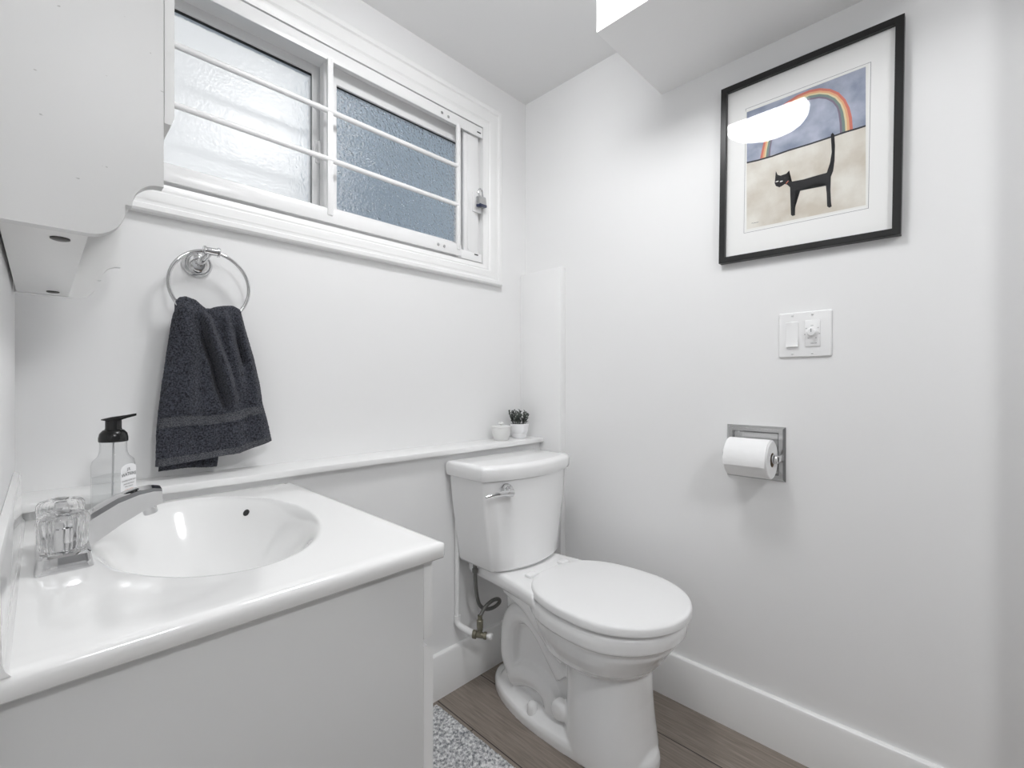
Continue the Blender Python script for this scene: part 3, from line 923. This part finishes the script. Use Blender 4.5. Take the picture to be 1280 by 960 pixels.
for p in tw.data.polygons:
    p.use_smooth = True
so = tw.modifiers.new('thick', 'SOLIDIFY'); so.thickness = .0045; so.offset = 0
tag(tw, 'charcoal terry hand towel hanging through the chrome ring', 'towel')
def strip(name, v0, v1, off, m):
    bm = nb()
    n = 8
    g = [[bm.verts.new(towel_pt(i / NU, v0 + (v1 - v0) * j / n, off)) for i in range(NU + 1)] for j in range(n + 1)]
    for a, c in zip(g, g[1:]):
        for i in range(NU):
            bm.faces.new((a[i], a[i + 1], c[i + 1], c[i]))
    o = obj(name, bm, m, tw, 0)
    for p in o.data.polygons:
        p.use_smooth = True
    return o
strip('woven_band', .705, .775, .0031, TBAND)['label'] = 'lighter woven band across the towel'
for q in (.705, .775):
    strip('band_edge', q - .004, q + .004, .0038, TOWEL)
strip('hem', .955, 1.0, .0031, TBAND)

# ================================================================== SECURITY GRILLE + PADLOCK
gr_ = thing('security_grille', (-.84, -.006, 1.477), 'white steel security bars fixed across the window opening', 'window bars')
bm = nb(); box(bm, -1.362, -.2545, -.012, -.005, 1.948, 1.986, .002); rail = obj('top_rail', bm, GRILLE, gr_)
bm = nb(); box(bm, -1.362, -.356, -.012, -.005, 1.4785, 1.5205, .002); box(bm, -.37, -.2545, -.008, -.003, 1.474, 1.506, .002); rail2 = obj('bottom_rail', bm, GRILLE, gr_)
for x in (-.8465, -.372):
    bm = nb(); box(bm, x - .0085, x + .0085, -.016, -.004, 1.500, 1.955, .003); obj('vertical_bar', bm, GRILLE, gr_)
for z in (1.802, 1.662):
    bm = nb(); tube(bm, [(-1.36, -.010, z), (-.372, -.010, z)], .0078, 12); obj('horizontal_bar', bm, GRILLE, gr_)
for x, z, p in ((-.446, 1.966, rail), (-.418, 1.963, rail), (-.462, 1.4995, rail2), (-.436, 1.4985, rail2)):
    bm = nb(); lathe(bm, [(.0052, 0), (.0052, .001), (.0035, .0025), (0, .0026)], (x, -.012, z), (0, -1, 0), 14); obj('screw', bm, STEEL, p)
for x, z, p, yy in ((-.273, 1.963, rail, -.012), (-.283, 1.4995, rail2, -.008)):
    bm = nb(); box(bm, x - .009, x + .009, yy - .0008, yy + .0004, z - .0022, z + .0022); obj('slot', bm, DARK, p, 0)
bm = nb(); box(bm, -.2975, -.2565, -.0075, -.0005, 1.662, 1.735, .001); tube(bm, smooth_path([(-.279, -.005, 1.738), (-.279, -.024, 1.738), (-.279, -.026, 1.722), (-.279, -.005, 1.722)], 4), .0025, 8)
obj('hasp', bm, GRILLE, gr_)
pk = thing('padlock', (-.272, -.03, 1.68), 'small steel padlock hanging from the right side of the window bars', 'padlock')
Mp = Matrix.Translation((-.277, -.030, 1.694)) @ Matrix.Rotation(.25, 4, 'Z') @ Matrix.Rotation(-.16, 4, 'Y') @ Matrix.Scale(1.2, 4)
bm = nb(); box(bm, -.0185, .0185, -.0085, .0085, -.014, .016, .004, 2, M=Mp); obj('body', bm, STEEL, pk)
bm = nb(); box(bm, -.0188, .0188, -.0088, .0088, -.016, -.006, .003, 2, M=Mp); obj('bumper', bm, mat('padlock_navy_plastic', (.03, .04, .09), .35), pk)
bm = nb(); tube(bm, [Mp @ p for p in smooth_path([Vector((-.011, 0, .014)), Vector((-.011, 0, .028)), Vector((-.006, 0, .038)), Vector((.003, 0, .040)), Vector((.010, 0, .034)), Vector((.011, 0, .026)), Vector((.011, 0, .014))], 4)], .0030, 10); obj('shackle', bm, CHROME, pk)
bm = nb(); lathe(bm, [(.0055, 0), (.0055, .0012), (.004, .0016), (0, .001)], Mp @ Vector((0, 0, -.0158)), Mp.to_3x3() @ Vector((0, 0, -1)), 14); obj('keyway', bm, STEEL, pk)

# ================================================================== LEDGE POTS
LZ = .798
bx_, by_ = -.204, -.062
pot = thing('lidded_pot', (bx_, by_, LZ), 'small pale grey lidded pot on the ledge left of the plant', 'pot')
bm = nb(); lathe(bm, [(.024, 0), (.027, .001), (.030, .010), (.034, .022), (.0365, .036), (.0375, .047), (.0372, .049), (.034, .049)], (bx_, by_, LZ), (0, 0, 1), 36); obj('body', bm, BOWLM, pot)
bm = nb(); lathe(bm, [(.0335, .0492), (.0378, .0496), (.0375, .0525), (.030, .0545), (.012, .056), (.0045, .0565), (.0045, .059), (.0085, .0615), (.0090, .0655), (.0065, .069), (0, .070)], (bx_, by_, LZ), (0, 0, 1), 36); obj('lid', bm, BOWLM, pot)
px_, py_ = -.1035, -.062
pl = thing('potted_plant', (px_, py_, LZ), 'small leafy plant in a white pot at the right end of the ledge', 'plant')
bm = nb(); lathe(bm, [(.0225, 0), (.025, .001), (.0285, .010), (.0305, .0175), (.0300, .0185), (.0310, .0195), (.0335, .032), (.0352, .047), (.0362, .056), (.0352, .0575), (.0330, .0565), (.0325, .049), (0, .048)], (px_, py_, LZ), (0, 0, 1), 40); obj('pot', bm, POT, pl)
bm = nb(); lathe(bm, [(.0322, .0485), (.0322, .0525), (.02, .0545), (0, .055)], (px_, py_, LZ), (0, 0, 1), 24); obj('soil', bm, SOIL, pl)
bm = nb()
rng = random.Random(11)
def leaf(bm, p, d, up, ln, w_):
    d = d.normalized(); s = d.cross(up)
    if s.length < 1e-3:
        s = Vector((1, 0, 0))
    s.normalize(); n = s.cross(d).normalized()
    pts = [p, p + d * ln * .35 + s * w_ + n * .0008, p + d * ln * .72 + s * w_ * .8 + n * .001, p + d * ln + n * -.001, p + d * ln * .72 - s * w_ * .8 + n * .001, p + d * ln * .35 - s * w_ + n * .0008]
    A = [bm.verts.new(q + n * .0004) for q in pts]; B = [bm.verts.new(q - n * .0004) for q in pts]
    bm.faces.new(A); bm.faces.new(B[::-1])
    for i in range(6):
        j = (i + 1) % 6
        bm.faces.new((A[i], B[i], B[j], A[j]))
for k in range(30):
    a = rng.uniform(0, 2 * PI); r0 = .026 * math.sqrt(rng.random())
    b0 = Vector((px_ + r0 * math.cos(a), py_ + r0 * math.sin(a), LZ + .052))
    tilt = Vector((math.cos(a) * r0 * 30, math.sin(a) * r0 * 30, 1)).normalized()
    hgt = rng.uniform(.030, .056)
    tip = b0 + Vector((tilt.x * .6, tilt.y * .6, 1)).normalized() * hgt
    tube(bm, [b0, (b0 + tip) / 2, tip], .0008, 5)
    nl = 7
    for q in range(nl):
        f = .25 + .75 * q / (nl - 1)
        pp = b0.lerp(tip, f)
        aa = q * 2.4 + a
        dd = Vector((math.cos(aa), math.sin(aa), .55 + .5 * f))
        leaf(bm, pp, dd, Vector((0, 0, 1)), rng.uniform(.009, .0135), rng.uniform(.0028, .0042))
obj('foliage', bm, LEAF, pl, 0)

# ================================================================== PICTURE
pic = thing('framed_picture', (0, -1.012, 1.367), 'black framed print of a black cat and rainbow on the right wall', 'picture')
ROT = math.radians(.8); PCY, PCZ = -1.012, 1.624
def prt(y, z, x):
    dy, dz = y - PCY, z - PCZ
    return (x, PCY + dy * math.cos(ROT) - dz * math.sin(ROT) * -1 * -1, PCZ + dz * math.cos(ROT) + dy * math.sin(ROT))
def rring(y0, y1, z0, z1, x):
    return [prt(y0, z0, x), prt(y1, z0, x), prt(y1, z1, x), prt(y0, z1, x)]
OY0, OY1, OZ0, OZ1 = -.805, -1.221, 1.367, 1.882
bm = nb()
fw = .0165
rg = lambda i, x: rring(OY0 - i, OY1 + i, OZ0 + i, OZ1 - i, x)
loft(bm, [rg(0, -.0005), rg(0, -.021), rg(.001, -.022), rg(fw - .001, -.022), rg(fw, -.021), rg(fw, -.0005), rg(0, -.0005)], False, False)
obj('frame', bm, BLACKFR, pic, 25)
bm = nb(); q = rring(OY0 - fw, OY1 + fw, OZ0 + fw, OZ1 - fw, 0)
loft(bm, [[(-.0060, b_, c) for _, b_, c in q], [(-.0100, b_, c) for _, b_, c in q]])
mt = obj('mat_board', bm, MATB, pic, 0)
# hairline round the print
bm = nb()
iY0, iY1, iZ0, iZ1 = -.8705, -1.1585, 1.4455, 1.8035
for i, (y0, y1, z0, z1) in enumerate(((iY0, iY1, iZ0, iZ0 + .001), (iY0, iY1, iZ1 - .001, iZ1), (iY0, iY0 - .001, iZ0, iZ1), (iY1, iY1 + .001, iZ0, iZ1))):
    flatpoly(bm, rring(y0, y1, z0, z1, -.0102))
obj('mat_line', bm, INK, mt, 0)
bm = nb()
X_ = -.0103
AY0, AY1, AZ0, AZ1, HZ = -.8764, -1.1503, 1.4555, 1.7945, 1.6482
flatpoly(bm, [(X_, AY0 + .0035, AZ0 - .004), (X_, AY1 - .0045, AZ0 - .006), (X_, AY1 - .0045, AZ1 + .004), (X_, AY0 + .0035, AZ1 + .004)], 9)
flatpoly(bm, [(X_ - .0001, AY0, AZ0 + .002), (X_ - .0001, AY1, AZ0 - .002), (X_ - .0001, AY1, HZ), (X_ - .0001, AY0, HZ)], 1)
flatpoly(bm, [(X_ - .0001, AY0, HZ), (X_ - .0001, AY1, HZ), (X_ - .0001, AY1, AZ1), (X_ - .0001, AY0, AZ1)], 0)
ro = [(-.9116, 1.6491), (-.9159, 1.6711), (-.9223, 1.6981), (-.9319, 1.7265), (-.9486, 1.7575), (-.9732, 1.7788), (-1.0029, 1.7885), (-1.0317, 1.7896), (-1.055, 1.7841), (-1.0777, 1.7718), (-1.0954, 1.7549), (-1.1094, 1.7314), (-1.1179, 1.7067), (-1.1226, 1.6813), (-1.1247, 1.6466)]
ri = [(-.9371, 1.6462), (-.9387, 1.6688), (-.9424, 1.6906), (-.9507, 1.7135), (-.9656, 1.7363), (-.9857, 1.7537), (-1.0102, 1.763), (-1.0317, 1.7632), (-1.0527, 1.7585), (-1.0687, 1.7494), (-1.0822, 1.7351), (-1.091, 1.718), (-1.0946, 1.7006), (-1.0972, 1.6757), (-1.0981, 1.6462)]
cut = [0, .24, .42, .58, .82, 1]
for b_ in range(5):
    for i in range(len(ro) - 1):
        L4 = []
        for j, c in ((i, cut[b_]), (i + 1, cut[b_]), (i + 1, cut[b_ + 1]), (i, cut[b_ + 1])):
            L4.append((X_ - .0002, ro[j][0] + (ri[j][0] - ro[j][0]) * c, ro[j][1] + (ri[j][1] - ro[j][1]) * c))
        flatpoly(bm, L4, 4 + b_)
hz = [(-.8764, 1.6491), (-.9051, 1.6464), (-.9424, 1.6452), (-.9832, 1.6472), (-1.0317, 1.6465), (-1.0777, 1.6474), (-1.1085, 1.6488), (-1.134, 1.6482), (-1.1503, 1.6484)]
for a, c in zip(hz, hz[1:]):
    flatpoly(bm, [(X_ - .0003, a[0], a[1] - .0022), (X_ - .0003, c[0], c[1] - .0022), (X_ - .0003, c[0], c[1] + .0022), (X_ - .0003, a[0], a[1] + .0022)], 3)
cat = [(-.9517, 1.6008), (-.9559, 1.5892), (-.963, 1.5846), (-.9706, 1.5822), (-.9772, 1.5858), (-.9842, 1.592), (-.9822, 1.5785), (-.9782, 1.5684), (-.9832, 1.5612), (-.9907, 1.5601), (-1.0175, 1.5574), (-1.0458, 1.5584), (-1.0696, 1.5584), (-1.0723, 1.5672), (-1.0768, 1.5819), (-1.0804, 1.6074), (-1.0804, 1.6395), (-1.0786, 1.6536), (-1.0822, 1.6576), (-1.0862, 1.6507), (-1.0875, 1.6209), (-1.0866, 1.5839), (-1.0835, 1.5583), (-1.0777, 1.543), (-1.0777, 1.5119), (-1.0791, 1.4794), (-1.0804, 1.4683), (-1.0755, 1.4664), (-1.0705, 1.471), (-1.0696, 1.5035), (-1.0678, 1.5256), (-1.0642, 1.5348), (-1.0527, 1.5399), (-1.0365, 1.5378), (-1.0199, 1.5317), (-1.0102, 1.5295), (-.999, 1.534), (-.9966, 1.5133), (-.9971, 1.4739), (-.998, 1.4669), (-.9921, 1.4662), (-.9882, 1.4706), (-.9892, 1.5041), (-.9897, 1.5322), (-.9862, 1.5456), (-.9792, 1.5551), (-.9732, 1.5586), (-.9681, 1.5556), (-.9605, 1.5533), (-.9517, 1.5594), (-.9486, 1.5684), (-.9497, 1.5784), (-.9528, 1.5844), (-.9507, 1.5931)]
f = flatpoly(bm, [(X_ - .0004, a, b_) for a, b_ in cat], 2)
bmesh.ops.triangulate(bm, faces=[f])
for y, z in ((-.9548, 1.5711), (-.9651, 1.5684)):
    flatpoly(bm, [(X_ - .0005, y + .0040 * math.cos(t * PI / 4), z + .0016 * math.sin(t * PI / 4)) for t in range(8)], 9)
flatpoly(bm, [(X_ - .0005, -.9752, 1.5588), (X_ - .0005, -.9772, 1.5580), (X_ - .0005, -.9832, 1.5640), (X_ - .0005, -.9812, 1.5652)], 4)
sg = [(-.8890, 1.4700), (-.8905, 1.4730), (-.8920, 1.4705), (-.8940, 1.4705), (-.8948, 1.4722), (-.8965, 1.4698), (-.8985, 1.4712), (-.9005, 1.4696), (-.9025, 1.4712), (-.9045, 1.4694), (-.9062, 1.4715), (-.9078, 1.4690)]
for a, c in zip(sg, sg[1:]):
    flatpoly(bm, [(X_ - .0004, a[0], a[1]), (X_ - .0004, c[0], c[1]), (X_ - .0004, c[0], c[1] + .0009), (X_ - .0004, a[0], a[1] + .0009)], 3)
obj('print', bm, None, pic, 0, mats=[SKYP, SANDP, CATP, HORP] + RAIN + [PCREAM])
bm = nb(); q = rring(OY0 - fw + .001, OY1 + fw - .001, OZ0 + fw - .001, OZ1 - fw + .001, 0)
flatpoly(bm, [(-.0165, b_, c) for _, b_, c in q])
go = obj('glass', bm, GLASS, pic, 0)
if go.data.polygons[0].normal.x > 0:
    go.data.flip_normals()

# ================================================================== SWITCH PLATE
sw = thing('switch_plate', (0, -1.018, 1.084), 'white two-gang switch plate with rocker and timer dial', 'light switch')
SY0, SY1, SZ0, SZ1 = -.957, -1.080, 1.084, 1.2055
bm = nb()
sr = lambda i, x: [(x, a, b_) for a, b_ in rrect(SY1 + i, SY0 - i, SZ0 + i, SZ1 - i, .004, 4)]
loft(bm, [sr(0, -.0003), sr(0, -.003), sr(.0022, -.0062), sr(.0035, -.0065)]); obj('plate', bm, PLASTIC, sw, 30)
def sy(f): return SY0 + (SY1 - SY0) * f
def sz(f): return SZ1 + (SZ0 - SZ1) * f
bm = nb(); prism(bm, [(-.0060, sz(.775)), (-.0135, sz(.765)), (-.0080, sz(.50)), (-.0095, sz(.225)), (-.0060, sz(.215))], lambda x, z, d: (x, d, z), sy(.160), sy(.390)); obj('rocker', bm, PLASTIC, sw, 20)
bm = nb(); box(bm, -.0095, -.0060, sy(.795), sy(.520), sz(.775), sz(.205), .001); tp_ = obj('timer_face', bm, PLASTIC, sw)
bm = nb(); kc = (-.0095, sy(.650), sz(.47))
lathe(bm, [(.0135, 0), (.0135, .002), (.0115, .003), (.0098, .011), (.0085, .0125), (0, .0128)], kc, (-1, 0, 0), 40); kn = obj('timer_knob', bm, PLASTIC, sw, 40)
bm = nb(); box(bm, -.0228, -.0222, kc[1] - .001, kc[1] + .001, kc[2], kc[2] + .009); obj('pointer', bm, INK, kn, 0)
bm = nb()
for s_, a in (('OFF', 90), ('10', 40), ('20', -15), ('30', -60), ('40', -120), ('50', -165), ('60', 140)):
    ca, sa = math.cos(math.radians(a)), math.sin(math.radians(a))
    r_ = .0178 if s_ == 'OFF' else .0172
    add_text(bm, s_, .0036, lambda x, y: (-.0097, kc[1] - ca * r_ - x, kc[2] + sa * r_ + y))
add_text(bm, 'MINUTES', .0034, lambda x, y: (-.0097, kc[1] - .004 - x, kc[2] - .0290 + y))
obj('dial_marks', bm, INKD, tp_, 0)
for fy, fz in ((.275, .075), (.65, .075), (.275, .925), (.65, .925)):
    bm = nb(); lathe(bm, [(.0032, 0), (.0032, .0008), (.0020, .0016), (0, .0017)], (-.0064, sy(fy), sz(fz)), (-1, 0, 0), 14); s0 = obj('screw', bm, PLASTIC, sw)
    bm = nb(); box(bm, -.00825, -.0080, sy(fy) - .0026, sy(fy) + .0026, sz(fz) - .0005, sz(fz) + .0005); obj('slot', bm, INK, s0, 0)

# ================================================================== TOILET PAPER HOLDER AND ROLL
tp = thing('toilet_paper_holder', (0, -.897, .742), 'chrome square toilet paper holder set on the right wall', 'toilet paper holder')
PY0, PY1, PZ0, PZ1 = -.820, -.974, .742, .893
hr = lambda i, x: [(x, PY0 - i, PZ0 + i), (x, PY1 + i, PZ0 + i), (x, PY1 + i, PZ1 - i), (x, PY0 - i, PZ1 - i)]
bm = nb(); loft(bm, [hr(0, -.0003), hr(0, -.003), hr(.006, -.0085), hr(.016, -.0085), hr(.0195, -.0035), hr(.0205, -.0008)], False, True)
obj('face_plate', bm, STEEL, tp, 20)
RY0, RY1, RCX, RCZ, RRD = -.8460, -.9560, -.0590, .8075, .0515
for y, s in ((-.8330, 1), (-.9655, -1)):
    bm = nb()
    box(bm, RCX - .004, -.004, y - .004, y + .004, .801, .819, .002)
    lathe(bm, [(.0095, -.004), (.0115, -.003), (.0115, .003), (.0095, .004)], (RCX, y, .810), (0, 1, 0), 20)
    obj('bracket_arm', bm, CHROME, tp)
bm = nb(); tube(bm, [(RCX, -.8365, .810), (RCX, -.9620, .810)], .0070, 16)
lathe(bm, [(.0070, 0), (.0125, .0015), (.0125, .0045), (.0070, .0060)], (RCX, -.9620, .810), (0, 1, 0), 20)
obj('roller', bm, CHROME, tp)
rl = thing('toilet_roll', (RCX, -.893, RCZ - RRD), 'white toilet paper roll on the chrome wall holder', 'toilet paper')
bm = nb()
CR = .0195
lathe_rings = []
def rring_(r, y):
    return [(RCX + r * math.cos(2 * PI * k / 64), y, RCZ + r * math.sin(2 * PI * k / 64)) for k in range(64)]
loft(bm, [rring_(CR, RY0), rring_(RRD - .002, RY0), rring_(RRD, RY0 - .002), rring_(RRD, RY1 + .002), rring_(RRD - .002, RY1), rring_(CR, RY1), rring_(CR, RY0)], False, False)
obj('roll', bm, PAPER, rl, 40)
bm = nb(); loft(bm, [rring_(CR - .0002, RY0 - .0005), rring_(CR - .0002, RY1 + .0005), rring_(CR - .0014, RY1 + .0005), rring_(CR - .0014, RY0 - .0005), rring_(CR - .0002, RY0 - .0005)], False, False); obj('core', bm, CARD, rl)
bm = nb()
R0 = []
for r_ in (RRD + .0006, RRD + .0024):
    R0.append([[(RCX + (r_ + .005 * max(0, k - 18) / 12) * math.cos(a), y, RCZ + (r_ + .005 * max(0, k - 18) / 12) * math.sin(a)) for y in (RY0 - .001, RY1 + .003)] for k in range(31) for a in [math.radians(60 + k * 4.5)]])
ring_list = [[R0[0][k][0], R0[0][k][1], R0[1][k][1], R0[1][k][0]] for k in range(31)]
loft(bm, ring_list); obj('loose_sheet', bm, PAPER, rl, 40)

# ================================================================== BATH MAT
bm = nb()
MX0, MX1, MY0, MY1 = -1.0, -.562, -1.06, -.140
nx, ny = 150, 300
rng = random.Random(5)
def mz(x, y):
    e = min(x - MX0, MX1 - x, y - MY0, MY1 - y)
    c = 1.0
    return .010 * min(1, max(0, e) / .010) ** .5
R = .03
def inside(x, y):
    cx = min(max(x, MX0 + R), MX1 - R); cy = min(max(y, MY0 + R), MY1 - R)
    d = math.hypot(x - cx, y - cy)
    if d > R and (x < MX0 + R or x > MX1 - R) and (y < MY0 + R or y > MY1 - R):
        return cx + (x - cx) * R / d, cy + (y - cy) * R / d
    return x, y
g = []
for j in range(ny + 1):
    row = []
    for i in range(nx + 1):
        x = MX0 + (MX1 - MX0) * i / nx; y = MY0 + (MY1 - MY0) * j / ny
        x, y = inside(x, y)
        bumpz = .0042 * (abs(math.sin(x * 480 + 1.1 * math.sin(y * 90))) * abs(math.sin(y * 430 + 1.3 * math.sin(x * 110))))
        z = .001 + mz(x, y) + (bumpz + rng.uniform(-.0012, .0012) if 0 < i < nx and 0 < j < ny else 0)
        row.append(bm.verts.new((x, y, z)))
    g.append(row)
for a, c in zip(g, g[1:]):
    for i in range(nx):
        bm.faces.new((a[i], a[i + 1], c[i + 1], c[i]))
mo = obj('bath_mat', bm, MATM, None, 0)
for p in mo.data.polygons:
    p.use_smooth = True
tag(mo, 'grey chenille bath mat on the plank floor beside the vanity', 'bath mat')

# ================================================================== CEILING LIGHT AND ADDED HALL FILL
def ceiling_light(x, y, z, m, label):
    cl = thing('ceiling_light', (x, y, z), label, 'ceiling light')
    bm = nb(); lathe(bm, [(.166, 0), (.170, .003), (.170, .040), (.167, .044), (.158, .044), (.158, .030), (0, .030)], (x, y, z), (0, 0, -1), 48); obj('base', bm, TRIM, cl)
    bm = nb(); lathe(bm, [(.157, .032), (.1575, .050), (.154, .066), (.144, .080), (.122, .090), (.08, .095), (.03, .097), (0, .097)], (x, y, z), (0, 0, -1), 64); obj('diffuser', bm, m, cl, 60)
ceiling_light(-.76, -.72, H, LAMPM, 'round white flush ceiling light, mirrored in the picture glass')
ceiling_light(-1.15, -2.3, H + .05, FILLH, 'added fill light on the hall ceiling behind the camera')  # added fill lamp, out of view
